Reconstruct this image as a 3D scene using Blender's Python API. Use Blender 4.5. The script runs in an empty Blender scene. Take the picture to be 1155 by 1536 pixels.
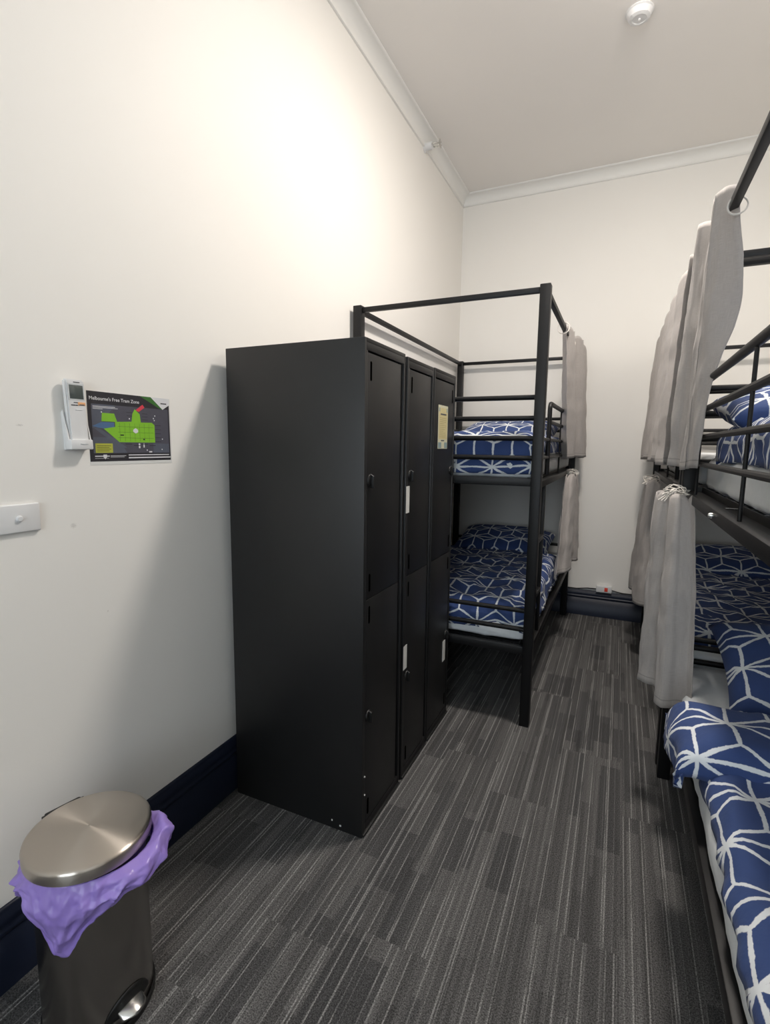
import bpy, bmesh, math, random
from mathutils import Vector, Matrix, noise
random.seed(4)
PI = math.pi
S = bpy.context.scene
C = S.collection

# ------------------------------------------------------------------ helpers
class MB:
    """collects shapes into one bmesh"""
    def __init__(self):
        self.bm = bmesh.new(); self.mi = 0
        self.uv = self.bm.loops.layers.uv.new('UVMap')
    def _tag(self, faces):
        for f in faces: f.material_index = self.mi; f.smooth = True
    def box(self, x0, x1, y0, y1, z0, z1, bev=0.0, seg=2):
        g = bmesh.ops.create_cube(self.bm, size=1.0)
        vs = g['verts']
        for v in vs:
            v.co = Vector(((x0+x1)/2+v.co.x*(x1-x0), (y0+y1)/2+v.co.y*(y1-y0), (z0+z1)/2+v.co.z*(z1-z0)))
        fs = list({f for v in vs for f in v.link_faces}); self._tag(fs)
        if bev > 0:
            es = list({e for v in vs for e in v.link_edges})
            r = bmesh.ops.bevel(self.bm, geom=es, offset=bev, segments=seg, affect='EDGES', profile=.5)
            self._tag(r['faces'])
        return self
    def tube(self, pts, r, n=10, cap=True, closed=False):
        """round tube through a list of points"""
        pts = [Vector(p) for p in pts]; m = len(pts); rings = []
        prev = None
        for i, p in enumerate(pts):
            if closed: t = pts[(i+1) % m]-pts[i-1]
            else: t = pts[min(i+1, m-1)]-pts[max(i-1, 0)]
            t.normalize()
            if prev is None:
                a = Vector((0, 0, 1)) if abs(t.z) < .9 else Vector((1, 0, 0))
                u = t.cross(a).normalized()
            else:
                u = (prev-t*prev.dot(t)).normalized()
            prev = u; w = t.cross(u)
            rr = r[i] if isinstance(r, (list, tuple)) else r
            rings.append([self.bm.verts.new(p+(u*math.cos(2*PI*k/n)+w*math.sin(2*PI*k/n))*rr) for k in range(n)])
        fs = []
        for i in range(m if closed else m-1):
            a, b = rings[i], rings[(i+1) % m]
            for k in range(n):
                fs.append(self.bm.faces.new((a[k], a[(k+1) % n], b[(k+1) % n], b[k])))
        if cap and not closed:
            fs.append(self.bm.faces.new(rings[0][::-1])); fs.append(self.bm.faces.new(rings[-1]))
        self._tag(fs); return self
    def lathe(self, prof, c=(0, 0, 0), n=48, axis='z', cap=False):
        """prof = list of (radius, height)"""
        rings = []
        for r, h in prof:
            ring = []
            for k in range(n):
                a = 2*PI*k/n
                p = Vector((r*math.cos(a), r*math.sin(a), h))
                if axis == 'x': p = Vector((h, p.x, p.y))
                if axis == 'y': p = Vector((p.x, h, p.y))
                ring.append(self.bm.verts.new(p+Vector(c)))
            rings.append(ring)
        fs = []
        for a, b in zip(rings, rings[1:]):
            for k in range(n): fs.append(self.bm.faces.new((a[k], a[(k+1) % n], b[(k+1) % n], b[k])))
        if cap:
            fs.append(self.bm.faces.new(rings[0][::-1])); fs.append(self.bm.faces.new(rings[-1]))
        self._tag(fs); return self
    def grid(self, nu, nv, fn, uvfn=None, flip=False):
        vs = [[self.bm.verts.new(fn(i/nu, j/nv)) for j in range(nv+1)] for i in range(nu+1)]
        fs = []
        for i in range(nu):
            for j in range(nv):
                q = [(i, j), (i+1, j), (i+1, j+1), (i, j+1)]
                if flip: q = q[::-1]
                f = self.bm.faces.new([vs[a][b] for a, b in q])
                if uvfn:
                    for l, (a, b) in zip(f.loops, q): l[self.uv].uv = uvfn(a/nu, b/nv)
                fs.append(f)
        self._tag(fs); return self
    def prism(self, pts, d):
        """polygon pts (3d, planar) extruded by vector d"""
        d = Vector(d)
        a = [self.bm.verts.new(p) for p in pts]; b = [self.bm.verts.new(Vector(p)+d) for p in pts]
        fs = [self.bm.faces.new(a[::-1]), self.bm.faces.new(b)]
        n = len(pts)
        for k in range(n): fs.append(self.bm.faces.new((a[k], a[(k+1) % n], b[(k+1) % n], b[k])))
        self._tag(fs); return self
    def poly(self, pts):
        f = self.bm.faces.new([self.bm.verts.new(p) for p in pts]); self._tag([f]); return self
    def sweep(self, prof, path):
        """prof: list of (out, z); path: list of (x, y, nx, ny) with mitred out directions"""
        rows = [[self.bm.verts.new((x+nx*o, y+ny*o, z)) for o, z in prof] for x, y, nx, ny in path]
        fs = []
        for a, b in zip(rows, rows[1:]):
            for k in range(len(prof)-1): fs.append(self.bm.faces.new((a[k], b[k], b[k+1], a[k+1])))
        self._tag(fs); return self
    def text(self, s, size, M):
        cu = bpy.data.curves.new('t', 'FONT'); cu.body = s; cu.size = size; cu.offset = size*.012
        ob = bpy.data.objects.new('t', cu); C.objects.link(ob)
        bpy.context.view_layer.update()
        dg = bpy.context.evaluated_depsgraph_get()
        me = bpy.data.meshes.new_from_object(ob.evaluated_get(dg))
        n0 = len(self.bm.faces)
        me.transform(M)
        self.bm.from_mesh(me); self.bm.faces.ensure_lookup_table()
        self._tag(self.bm.faces[n0:])
        bpy.data.objects.remove(ob); bpy.data.curves.remove(cu); bpy.data.meshes.remove(me)
        return self
    def build(self, name, mats, parent=None, sharp=35, fixn=True, loc=None):
        if fixn: bmesh.ops.recalc_face_normals(self.bm, faces=self.bm.faces[:])
        for e in self.bm.edges:
            if len(e.link_faces) == 2 and e.calc_face_angle(0) > math.radians(sharp): e.smooth = False
        if loc is not None: bmesh.ops.translate(self.bm, vec=-Vector(loc), verts=self.bm.verts[:])
        me = bpy.data.meshes.new(name); self.bm.to_mesh(me); self.bm.free()
        if not isinstance(mats, (list, tuple)): mats = [mats]
        for m in mats: me.materials.append(m)
        o = bpy.data.objects.new(name, me); C.objects.link(o)
        if parent is not None:
            o.parent = parent
            o.matrix_parent_inverse = Matrix.Translation(-parent.location)
        if loc is not None: o.location = loc
        return o

def thing(name, label, cat, loc=(0, 0, 0), group=None):
    o = bpy.data.objects.new(name, None); C.objects.link(o); o.location = loc
    o.empty_display_size = .1
    return tag(o, label, cat, group)
def tag(o, label, cat, group=None):
    o['label'] = label; o['category'] = cat
    if group: o['group'] = group
    return o
def struct(o):
    o['kind'] = 'structure'; return o
def solid(o, t, off=-1):
    m = o.modifiers.new('Solidify', 'SOLIDIFY'); m.thickness = t; m.offset = off; return o
def subd(o, n=1):
    m = o.modifiers.new('Subdivision', 'SUBSURF'); m.levels = n; m.render_levels = n; return o

# ------------------------------------------------------------------ materials
def lin(r, g, b):
    f = lambda c: (c/255/12.92) if c/255 <= .04045 else ((c/255+.055)/1.055)**2.4
    return (f(r), f(g), f(b), 1)
class NT:
    def __init__(self, name):
        self.m = bpy.data.materials.new(name); self.m.use_nodes = True
        self.t = self.m.node_tree; self.b = self.t.nodes['Principled BSDF']
    def n(self, typ, **kw):
        nd = self.t.nodes.new(typ)
        for k, v in kw.items(): setattr(nd, k, v)
        return nd
    def put(self, sock, v):
        if hasattr(v, 'is_output'): self.t.links.new(v, sock)
        else: sock.default_value = v
    def math(self, op, a, b=0.0, c=None):
        nd = self.n('ShaderNodeMath', operation=op)
        self.put(nd.inputs[0], a); self.put(nd.inputs[1], b)
        if c is not None: self.put(nd.inputs[2], c)
        return nd.outputs[0]
    def mix(self, f, a, b):
        nd = self.n('ShaderNodeMix', data_type='RGBA')
        self.put(nd.inputs[0], f); self.put(nd.inputs[6], a); self.put(nd.inputs[7], b)
        return nd.outputs[2]
    def noise(self, vec, scale, detail=2, dim='3D', rough=.5):
        nd = self.n('ShaderNodeTexNoise', noise_dimensions=dim)
        if vec is not None: self.t.links.new(vec, nd.inputs['Vector'])
        nd.inputs['Scale'].default_value = scale; nd.inputs['Detail'].default_value = detail
        nd.inputs['Roughness'].default_value = rough
        return nd.outputs['Fac']
    def coord(self, which='Object'):
        return self.n('ShaderNodeTexCoord').outputs[which]
    def sep(self, v):
        nd = self.n('ShaderNodeSeparateXYZ'); self.t.links.new(v, nd.inputs[0]); return nd.outputs
    def comb(self, x, y, z=0.0):
        nd = self.n('ShaderNodeCombineXYZ')
        for i, v in enumerate((x, y, z)): self.put(nd.inputs[i], v)
        return nd.outputs[0]
    def ramp(self, f, lo, hi):
        nd = self.n('ShaderNodeMapRange'); nd.interpolation_type = 'SMOOTHSTEP'
        self.put(nd.inputs[0], f); nd.inputs[1].default_value = lo; nd.inputs[2].default_value = hi
        return nd.outputs[0]
    def bump(self, h, strength, dist=.01):
        nd = self.n('ShaderNodeBump'); nd.inputs['Strength'].default_value = strength
        nd.inputs['Distance'].default_value = dist
        self.t.links.new(h, nd.inputs['Height']); self.t.links.new(nd.outputs[0], self.b.inputs['Normal'])
    def set(self, col=None, rough=None, metal=None, **kw):
        if col is not None: self.put(self.b.inputs['Base Color'], col)
        if rough is not None: self.put(self.b.inputs['Roughness'], rough)
        if metal is not None: self.b.inputs['Metallic'].default_value = metal
        for k, v in kw.items(): self.b.inputs[k.replace('_', ' ')].default_value = v
        return self
def plain(name, col, rough=.5, metal=0.0, nscale=40, var=.12, bump=0.0, **kw):
    """plain surface with a little procedural unevenness"""
    k = NT(name); v = k.coord()
    f = k.noise(v, nscale, 3)
    a = tuple(c*(1-var) for c in col[:3])+(1,); b = tuple(min(1, c*(1+var)) for c in col[:3])+(1,)
    k.set(k.mix(f, a, b), rough, metal, **kw)
    if bump: k.bump(f, bump, .004)
    return k.m

M = {}
def wall_mat():
    k = NT('wall_paint'); v = k.coord()
    f = k.noise(v, 1.3, 3); g = k.noise(v, 160, 2)
    col = k.mix(f, (.835, .812, .77, 1), (.865, .842, .80, 1))
    # a small grey scuff and a few faint dents on the left wall
    for (y, z, ry, rz) in ((.807, 1.489, .012, .004), (1.02, .93, .004, .003), (.93, 1.21, .012, .01), (1.78, 1.0, .01, .004)):
        s = k.sep(v)
        dy = k.math('DIVIDE', k.math('SUBTRACT', s[1], y), ry); dz = k.math('DIVIDE', k.math('SUBTRACT', s[2], z), rz)
        d = k.math('ADD', k.math('MULTIPLY', dy, dy), k.math('MULTIPLY', dz, dz))
        d = k.math('ADD', d, k.math('MULTIPLY', k.noise(v, 300, 1), 1.6))
        near = k.math('LESS_THAN', s[0], .02)
        col = k.mix(k.math('MULTIPLY', k.math('MULTIPLY', k.ramp(d, 1.6, .5), near), .45), col, (.38, .36, .34, 1))
    k.set(col, .62); k.bump(g, .06, .002); return k.m
M['wall'] = wall_mat()
M['ceiling'] = plain('ceiling_paint', (.865, .835, .80), .7, nscale=1.5, var=.03)
M['cornice'] = plain('cornice_paint', (.84, .83, .80), .5, nscale=2, var=.02)
M['navy'] = plain('navy_trim_paint', (.0115, .0155, .031), .40, nscale=12, var=.15, Specular_IOR_Level=.3)
M['black'] = plain('black_powder_coat', (.005, .005, .0056), .47, nscale=300, var=.2, bump=.05, Specular_IOR_Level=.35)
M['locker'] = plain('black_locker_enamel', (.0098, .0098, .0102), .46, nscale=14, var=.2)
M['slot'] = plain('slot_shadow_black', (.001, .001, .001), 1.0, Specular_IOR_Level=0.0)
M['sheet'] = plain('white_sheet', (.84, .865, .88), .8, nscale=60, var=.05, bump=.12)
M['string'] = plain('white_string', (.78, .74, .68), .8, nscale=200, var=.1)
M['plastic'] = plain('white_plastic', (.74, .74, .74), .35, nscale=20, var=.02)
M['plastic_grey'] = plain('pale_grey_plastic', (.58, .60, .61), .4, nscale=20, var=.03)
M['silver'] = plain('silver_metal', (.7, .69, .66), .25, 1.0)
M['lcd'] = plain('grey_screen', (.09, .105, .10), .15, nscale=8, var=.2)
M['rubber'] = plain('black_plastic', (.006, .006, .006), .5)
M['red'] = plain('red_switch', (.75, .06, .03), .4)
M['orange'] = plain('orange_button', (.80, .42, .20), .5)
M['ink'] = plain('dark_print', (.10, .10, .11), .6)
M['paper'] = plain('white_paper', (.72, .72, .70), .6, var=.03)
M['label_strip'] = plain('white_label', (.72, .72, .69), .5, var=.04)

def carpet():
    k = NT('striped_plank_carpet'); v = k.coord(); s = k.sep(v)
    W, L = .25, 1.0
    col_i = k.math('FLOOR', k.math('DIVIDE', s[0], W))
    wn = k.n('ShaderNodeTexWhiteNoise', noise_dimensions='1D'); k.put(wn.inputs['W'], col_i)
    yo = k.math('ADD', s[1], k.math('MULTIPLY', wn.outputs['Value'], 1.0))
    row = k.math('FLOOR', k.math('DIVIDE', yo, L))
    wn2 = k.n('ShaderNodeTexWhiteNoise', noise_dimensions='2D'); k.t.links.new(k.comb(col_i, row), wn2.inputs['Vector'])
    seed = k.math('MULTIPLY', wn2.outputs['Value'], 40)
    # bands of yarn tone, each band broken along its length
    def band(width, length, sd):
        bx = k.math('FLOOR', k.math('DIVIDE', k.math('ADD', s[0], k.math('MULTIPLY', seed, .013)), width))
        w1 = k.n('ShaderNodeTexWhiteNoise', noise_dimensions='2D'); k.t.links.new(k.comb(k.math('ADD', bx, sd), row), w1.inputs['Vector'])
        by = k.math('FLOOR', k.math('DIVIDE', k.math('ADD', s[1], k.math('MULTIPLY', w1.outputs['Value'], 3)), length))
        w2 = k.n('ShaderNodeTexWhiteNoise', noise_dimensions='3D'); k.t.links.new(k.comb(bx, by, sd), w2.inputs['Vector'])
        return w2.outputs['Value']
    b1 = band(.042, .46, 3.0); b2 = band(.011, 1.3, 9.0)
    tone = k.math('ADD', k.math('MULTIPLY', b1, .55), k.math('MULTIPLY', b2, .45))
    base = k.mix(tone, (.058, .0565, .0565, 1), (.142, .1385, .1365, 1))
    b3 = band(.083, .27, 21.0)
    dark = k.math('MAXIMUM', k.math('GREATER_THAN', b1, .88), k.math('GREATER_THAN', b3, .86))
    base = k.mix(k.math('MULTIPLY', dark, .6), base, (.046, .046, .048, 1))
    # thin light pin stripes at irregular spacing, shifted from plank to plank
    px = k.math('ADD', s[0], k.math('MULTIPLY', seed, .0117))
    lines = None
    for per, off, w, g in ((.061, .0, .0021, 1.0), (.107, .02, .0026, 1.0), (.0415, .035, .0014, .35)):
        fr = k.math('ABSOLUTE', k.math('SUBTRACT', k.math('FLOORED_MODULO', k.math('ADD', px, off), per), per/2))
        l = k.math('MULTIPLY', k.ramp(fr, w*1.3, w*.5), g)
        lines = l if lines is None else k.math('MAXIMUM', lines, l)
    fuzz = k.noise(v, 260, 3, rough=.75)
    brk = k.ramp(k.noise(k.comb(k.math('MULTIPLY', s[0], 30), k.math('MULTIPLY', s[1], 2.2)), 2, 1), .38, .5)
    base = k.mix(k.math('MULTIPLY', k.math('MULTIPLY', lines, k.math('ADD', k.math('MULTIPLY', brk, .5), .3)), .75), base, (.33, .325, .315, 1))
    sp = k.ramp(fuzz, .34, .66)
    hsv = k.n('ShaderNodeHueSaturation'); k.t.links.new(base, hsv.inputs['Color'])
    k.put(hsv.inputs['Value'], k.math('ADD', k.math('MULTIPLY', sp, 1.3), .38))
    k.set(hsv.outputs[0], .95); k.b.inputs['Specular IOR Level'].default_value = .15
    k.bump(fuzz, .5, .006); return k.m
M['carpet'] = carpet()

def duvet_mat(name, a=.195, half=.0185):
    """navy cotton printed with white brush-drawn star lattice"""
    k = NT(name); uv = k.coord('UV'); s0 = k.sep(uv)
    nz = k.n('ShaderNodeTexNoise'); k.t.links.new(uv, nz.inputs['Vector']); nz.inputs['Scale'].default_value = 6; nz.inputs['Detail'].default_value = 1
    nc = k.n('ShaderNodeSeparateColor'); k.t.links.new(nz.outputs['Color'], nc.inputs[0])
    u = k.math('DIVIDE', k.math('ADD', s0[0], k.math('MULTIPLY', k.math('SUBTRACT', nc.outputs[0], .5), .035)), a)
    v = k.math('DIVIDE', k.math('ADD', s0[1], k.math('MULTIPLY', k.math('SUBTRACT', nc.outputs[1], .5), .035)), a)
    H = math.sqrt(3)
    def cell(ou, ov):
        x = k.math('SUBTRACT', k.math('FLOORED_MODULO', k.math('ADD', u, ou), 1.0), .5)
        y = k.math('SUBTRACT', k.math('FLOORED_MODULO', k.math('ADD', v, ov), H), H/2)
        r2 = k.math('ADD', k.math('MULTIPLY', x, x), k.math('MULTIPLY', y, y))
        return x, y, r2
    x1, y1, r1 = cell(0, 0); x2, y2, r2 = cell(.5, H/2)
    pick = k.math('LESS_THAN', r1, r2)
    def sel(p, q): return k.math('ADD', k.math('MULTIPLY', p, pick), k.math('MULTIPLY', q, k.math('SUBTRACT', 1.0, pick)))
    x, y, r = sel(x1, x2), sel(y1, y2), k.math('SQRT', k.math('MINIMUM', r1, r2))
    ang = k.math('ARCTAN2', y, x)
    fold = k.math('ABSOLUTE', k.math('SUBTRACT', k.math('FLOORED_MODULO', ang, PI/3), PI/6))
    d = k.math('MULTIPLY', r, k.math('SINE', fold))
    d = k.math('MINIMUM', d, k.math('ABSOLUTE', y))
    edge = k.noise(uv, 130, 2); wob = k.noise(uv, 22, 1)
    d = k.math('SUBTRACT', d, k.math('MULTIPLY', k.math('SUBTRACT', edge, .5), .022))
    d = k.math('SUBTRACT', d, k.math('MULTIPLY', k.math('SUBTRACT', wob, .5), .03))
    line = k.ramp(d, half*1.7, half*1.1)
    cl = k.noise(uv, 9, 2)
    navy = k.mix(cl, (.027, .054, .170, 1), (.036, .074, .225, 1))
    k.set(k.mix(line, navy, (.78, .81, .84, 1)), .85)
    k.b.inputs['Sheen Weight'].default_value = .05
    k.bump(k.noise(k.coord(), 30, 3), .25, .012); return k.m
M['duvet'] = duvet_mat('navy_star_print_cotton')

def linen():
    k = NT('taupe_linen'); uv = k.coord('UV'); s = k.sep(uv)
    f1 = k.noise(k.comb(k.math('MULTIPLY', s[0], 900), k.math('MULTIPLY', s[1], 25)), 1, 2)
    f2 = k.noise(k.comb(k.math('MULTIPLY', s[0], 25), k.math('MULTIPLY', s[1], 900)), 1, 2)
    w = k.math('MULTIPLY', k.math('ADD', f1, f2), .5)
    col = k.mix(k.ramp(w, .3, .7), (.475, .44, .418, 1), (.61, .57, .545, 1))
    # stitched hem line 25 mm above the bottom edge
    hem = k.ramp(k.math('ABSOLUTE', k.math('SUBTRACT', s[1], .028)), .003, .001)
    col = k.mix(k.math('MULTIPLY', hem, .5), col, (.22, .20, .185, 1))
    k.set(col, .9); k.b.inputs['Sheen Weight'].default_value = .2
    k.bump(w, .3, .002)
    # thin cloth lets a little light through
    tr = k.n('ShaderNodeBsdfTranslucent'); k.t.links.new(col, tr.inputs['Color'])
    mx = k.n('ShaderNodeMixShader'); mx.inputs[0].default_value = .22
    out = k.t.nodes['Material Output']
    k.t.links.new(k.b.outputs[0], mx.inputs[1]); k.t.links.new(tr.outputs[0], mx.inputs[2]); k.t.links.new(mx.outputs[0], out.inputs[0])
    return k.m
M['linen'] = linen()

def steel(name, radial=False):
    k = NT(name); v = k.coord(); s = k.sep(v)
    if radial:
        r = k.math('SQRT', k.math('ADD', k.math('MULTIPLY', s[0], s[0]), k.math('MULTIPLY', s[1], s[1])))
        f = k.noise(k.comb(k.math('MULTIPLY', r, 1500), 0.0, 0.0), 1, 2)
        tg = k.n('ShaderNodeTangent', direction_type='RADIAL', axis='Z')
        k.b.inputs['Anisotropic'].default_value = .9; k.b.inputs['Anisotropic Rotation'].default_value = .25
        k.t.links.new(tg.outputs[0], k.b.inputs['Tangent'])
        k.set(k.mix(f, (.50, .45, .40, 1), (.58, .53, .475, 1)), .30, 1.0)
    else:
        f = k.noise(k.comb(k.math('MULTIPLY', s[0], 12), k.math('MULTIPLY', s[1], 12), k.math('MULTIPLY', s[2], 900)), 1, 2)
        k.b.inputs['Anisotropic'].default_value = .5
        tg = k.n('ShaderNodeTangent', direction_type='RADIAL', axis='Z'); k.t.links.new(tg.outputs[0], k.b.inputs['Tangent'])
        k.set(k.mix(f, (.33, .31, .29, 1), (.42, .40, .375, 1)), .27, 1.0)
    k.bump(f, .03, .001); return k.m
M['steel'] = steel('brushed_steel'); M['lid'] = steel('spun_steel', True)
def bag():
    k = NT('purple_bag_film'); v = k.coord()
    f = k.noise(v, 28, 4)
    k.set(k.mix(f, (.33, .22, .70, 1), (.50, .37, .84, 1)), .28)
    k.bump(k.noise(v, 24, 2), .35, .012)
    tr = k.n('ShaderNodeBsdfTranslucent'); tr.inputs['Color'].default_value = (.45, .32, .85, 1)
    mx = k.n('ShaderNodeMixShader'); mx.inputs[0].default_value = .25
    out = k.t.nodes['Material Output']
    k.t.links.new(k.b.outputs[0], mx.inputs[1]); k.t.links.new(tr.outputs[0], mx.inputs[2]); k.t.links.new(mx.outputs[0], out.inputs[0])
    return k.m
M['bag'] = bag()
def emit(name, col, st):
    k = NT(name); k.set((.8, .8, .8, 1), .4)
    k.b.inputs['Emission Color'].default_value = col; k.b.inputs['Emission Strength'].default_value = st
    return k.m
LAMP = 104.0; FILL = 2.9
M['lamp'] = emit('lamp_diffuser', (1.0, .925, .85, 1), LAMP)
M['fill_glow'] = emit('cool_fill_glow', (.80, .91, 1.0, 1), FILL)  # cool fill light from an added pane behind the camera

# ------------------------------------------------------------------ room
RX, YB, YF, ZC = 2.76, 4.645, -2.4, 3.63
ZCL, OC, BBH = 3.546, .076, .224
struct(MB().box(-.1, RX+.1, YF-.1, YB+.1, -.1, 0).build('floor', M['carpet']))
struct(MB().box(-.1, RX+.1, YF-.1, YB+.1, ZC, ZC+.1).build('ceiling', M['ceiling']))
struct(MB().box(-.1, 0, YF-.1, YB+.1, 0, ZC).build('wall_left', M['wall']))
struct(MB().box(RX, RX+.1, YF-.1, YB+.1, 0, ZC).build('wall_right', M['wall']))
struct(MB().box(0, RX, YB, YB+.1, 0, ZC).build('wall_back', M['wall']))
WX0, WX1, WZ0, WZ1 = .65, 2.15, .90, 3.00  # opening for the added fill pane, sized and placed for its light
f = MB().box(0, WX0, YF-.1, YF, 0, ZC).box(WX1, RX, YF-.1, YF, 0, ZC)
f.box(WX0, WX1, YF-.1, YF, 0, WZ0).box(WX0, WX1, YF-.1, YF, WZ1, ZC)
struct(f.build('wall_front', M['wall']))
w = struct(MB().box(WX0, WX1, YF-.07, YF-.06, WZ0, WZ1).build('fill_window_1', M['fill_glow']))  # unseen glowing pane, added to give cool fill from behind the camera
f = MB()
for a, b, c, d in ((WX0, WX0+.05, WZ0, WZ1), (WX1-.05, WX1, WZ0, WZ1), (WX0+.05, WX1-.05, WZ0, WZ0+.05), (WX0+.05, WX1-.05, WZ1-.05, WZ1), ((WX0+WX1)/2-.02, (WX0+WX1)/2+.02, WZ0+.05, WZ1-.05)):
    f.box(a, b, YF-.06, YF-.02, c, d, .004)
f.build('fill_window_frame', M['cornice'], w)  # frame made up to go with the added fill pane
# cornice: cove with a small lip at the top and a shadow step at the bottom
prof = [(0, ZCL), (.012, ZCL), (.012, ZCL+.007), (.009, ZCL+.010)]
x0, z0, x1, z1 = .009, ZCL+.010, OC-.010, ZC-.014
for i in range(1, 13):
    a = i/12*PI/2
    prof.append((x0+(x1-x0)*(1-math.cos(a)), z0+(z1-z0)*math.sin(a)))
prof += [(OC, ZC-.014), (OC, ZC+.001)]
struct(MB().sweep(prof, [(0, YF, 1, 0), (0, YB, 1, -1)]).build('trim_1', M['cornice'], fixn=False))
struct(MB().sweep(prof, [(0, YB, 1, -1), (RX, YB, -1, -1)]).build('trim_2', M['cornice'], fixn=False))
struct(MB().sweep(prof, [(RX, YB, -1, -1), (RX, YF, -1, 0)]).build('trim_3', M['cornice'], fixn=False))
bp = [(.024, 0), (.024, .150), (.020, .153), (.020, .158), (.025, .162), (.0265, .168), (.025, .174), (.019, .178), (.019, .183), (.0215, .190), (.019, .200), (.013, .210), (.0095, .216), (.0095, BBH), (0, BBH)]
struct(MB().sweep(bp, [(0, YF, 1, 0), (0, YB, 1, -1)]).build('baseboard_left', M['navy'], fixn=False))
struct(MB().sweep(bp, [(0, YB, 1, -1), (RX, YB, -1, -1)]).build('baseboard_back', M['navy'], fixn=False))
struct(MB().sweep(bp, [(RX, YB, -1, -1), (RX, YF, -1, 0)]).build('baseboard_right', M['navy'], fixn=False))

# ceiling lamp (out of frame above the camera's view)
LX, LY = 1.46, 2.36
lt = thing('ceiling_lamp', 'round flush ceiling lamp out in the middle of the ceiling', 'lamp', (LX, LY, ZC))
MB().lathe([(.0, ZC), (.185, ZC), (.19, ZC-.01), (.19, ZC-.045), (.175, ZC-.05)], (LX, LY, 0)).build('housing', M['plastic'], lt)
MB().lathe([(.175, ZC-.048), (.165, ZC-.062), (.13, ZC-.074), (.08, ZC-.082), (.001, ZC-.085)], (LX, LY, 0)).build('diffuser', M['lamp'], lt)

# ------------------------------------------------------------------ lockers
def locker(y0, y1, xf, zt, label, hinge_right=False, strips=(), dx=0.0, gapw=.03):
    X0 = .045+dx; X1 = xf
    t = thing('locker', label, 'locker', ((X0+X1)/2, (y0+y1)/2, 0), 'black steel lockers along the left wall')
    b = MB()
    th = .012
    b.box(X0, X1, y0, y0+th, .0, zt, .002).box(X0, X1, y1-th, y1, .0, zt, .002)
    b.box(X0, X1, y0+th, y1-th, zt-.014, zt, .001)
    b.box(X0, X0+.01, y0+th, y1-th, .0, zt-.014)
    b.box(X0, X1-.02, y0+th, y1-th, .895, .913)
    b.box(X1-.025, X1-.002, y0+th, y1-th, .012, .042)
    b.box(X1-.03, X1, y0+th, y1-th, zt-.040, zt-.014, .001)
    ja, jb = (y0+.022, y1-gapw) if not hinge_right else (y0+.014, y1-.02)
    b.box(X1-.03, X1, y0+th, ja, .012, zt-.04, .001)
    b.box(X1-.03, X1-.012, jb, y1-th, .012, zt-.04)
    b.box(X1-.03, X1-.016, ja, jb, .042, zt-.04)
    b.build('body', M['locker'], t)
    bb = MB().box(X1-.006, X1+.006, y0+.004, y1-.004, .004, .012, .001)
    bb.build('base_strip', M['locker'], t)
    doors = []
    for k, (za, zb, hz) in enumerate(((.9065, zt-.046, 1.328), (.046, .9045, .463))):
        d = MB().box(X1-.016, X1-.001, ja+.003, jb-.003, za, zb, .003)
        do = d.build('door', M['locker'], t)
        hy = ja+.026 if not hinge_right else jb-.026
        # vent slots: capsule shaped, top and bottom of each door
        for j, z in enumerate((zb-.058, za+.058) if k == 0 else (zb-.058, za+.055)):
            s = MB(); n = 8; r = .0065; hl = .026
            pts = [(X1-.0012, hy+r*math.cos(a), z+hl+r*math.sin(a)) for a in [PI*i/n for i in range(n+1)]]
            pts += [(X1-.0012, hy+r*math.cos(a), z-hl+r*math.sin(a)) for a in [PI+PI*i/n for i in range(n+1)]]
            s.prism(pts, (.0008, 0, 0)); s.build('vent_slot', M['slot'], do)
        # turn latch: round cup with a hasp tongue
        h = MB().lathe([(.0, .004), (.018, .004), (.021, .002), (.022, -.001)], (X1, hy, hz), 20, 'x')
        h.box(X1+.001, X1+.014, hy-.004, hy+.006, hz-.026, hz+.016, .002)
        h.tube([(X1+.002, hy-.003, hz+.020), (X1+.012, hy-.003, hz+.014), (X1+.012, hy-.003, hz-.008), (X1+.002, hy-.003, hz-.014)], .003, 8)
        h.build('latch', M['rubber'], do); doors.append(do)
    for ya, yb, za, zb in strips:
        MB().box(X1-.001, X1+.0006, ya, yb, za, zb).build('name_strip', M['label_strip'], doors[0 if za > .9 else 1])['label'] = 'white paper name strip'
    return t
l1 = locker(1.523, 1.868, .630, 1.800, 'black steel locker nearest the bin, its broad blank side facing the room', gapw=.036)
MB().box(.535, .542, 1.5215, 1.5235, .018, .024).build('scratch', M['label_strip'], l1)
MB().box(.50, .505, 1.5215, 1.5235, .03, .036).build('scratch', M['label_strip'], l1)
for z in (.165, .238): MB().lathe([(0, .006), (.004, .005), (.005, 0)], (.629, 1.541, z), 10, 'x').build('rivet', M['silver'], l1)
l2 = locker(1.893, 2.200, .630, 1.795, 'middle black locker of three, with two white name strips', strips=((1.897, 1.932, 1.175, 1.285), (1.897, 1.935, .500, .605)))
l3 = locker(2.212, 2.530, .630, 1.798, 'black locker beside the bunk with a yellow notice on its door', hinge_right=True, strips=((2.435, 2.475, .325, .435),))
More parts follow.
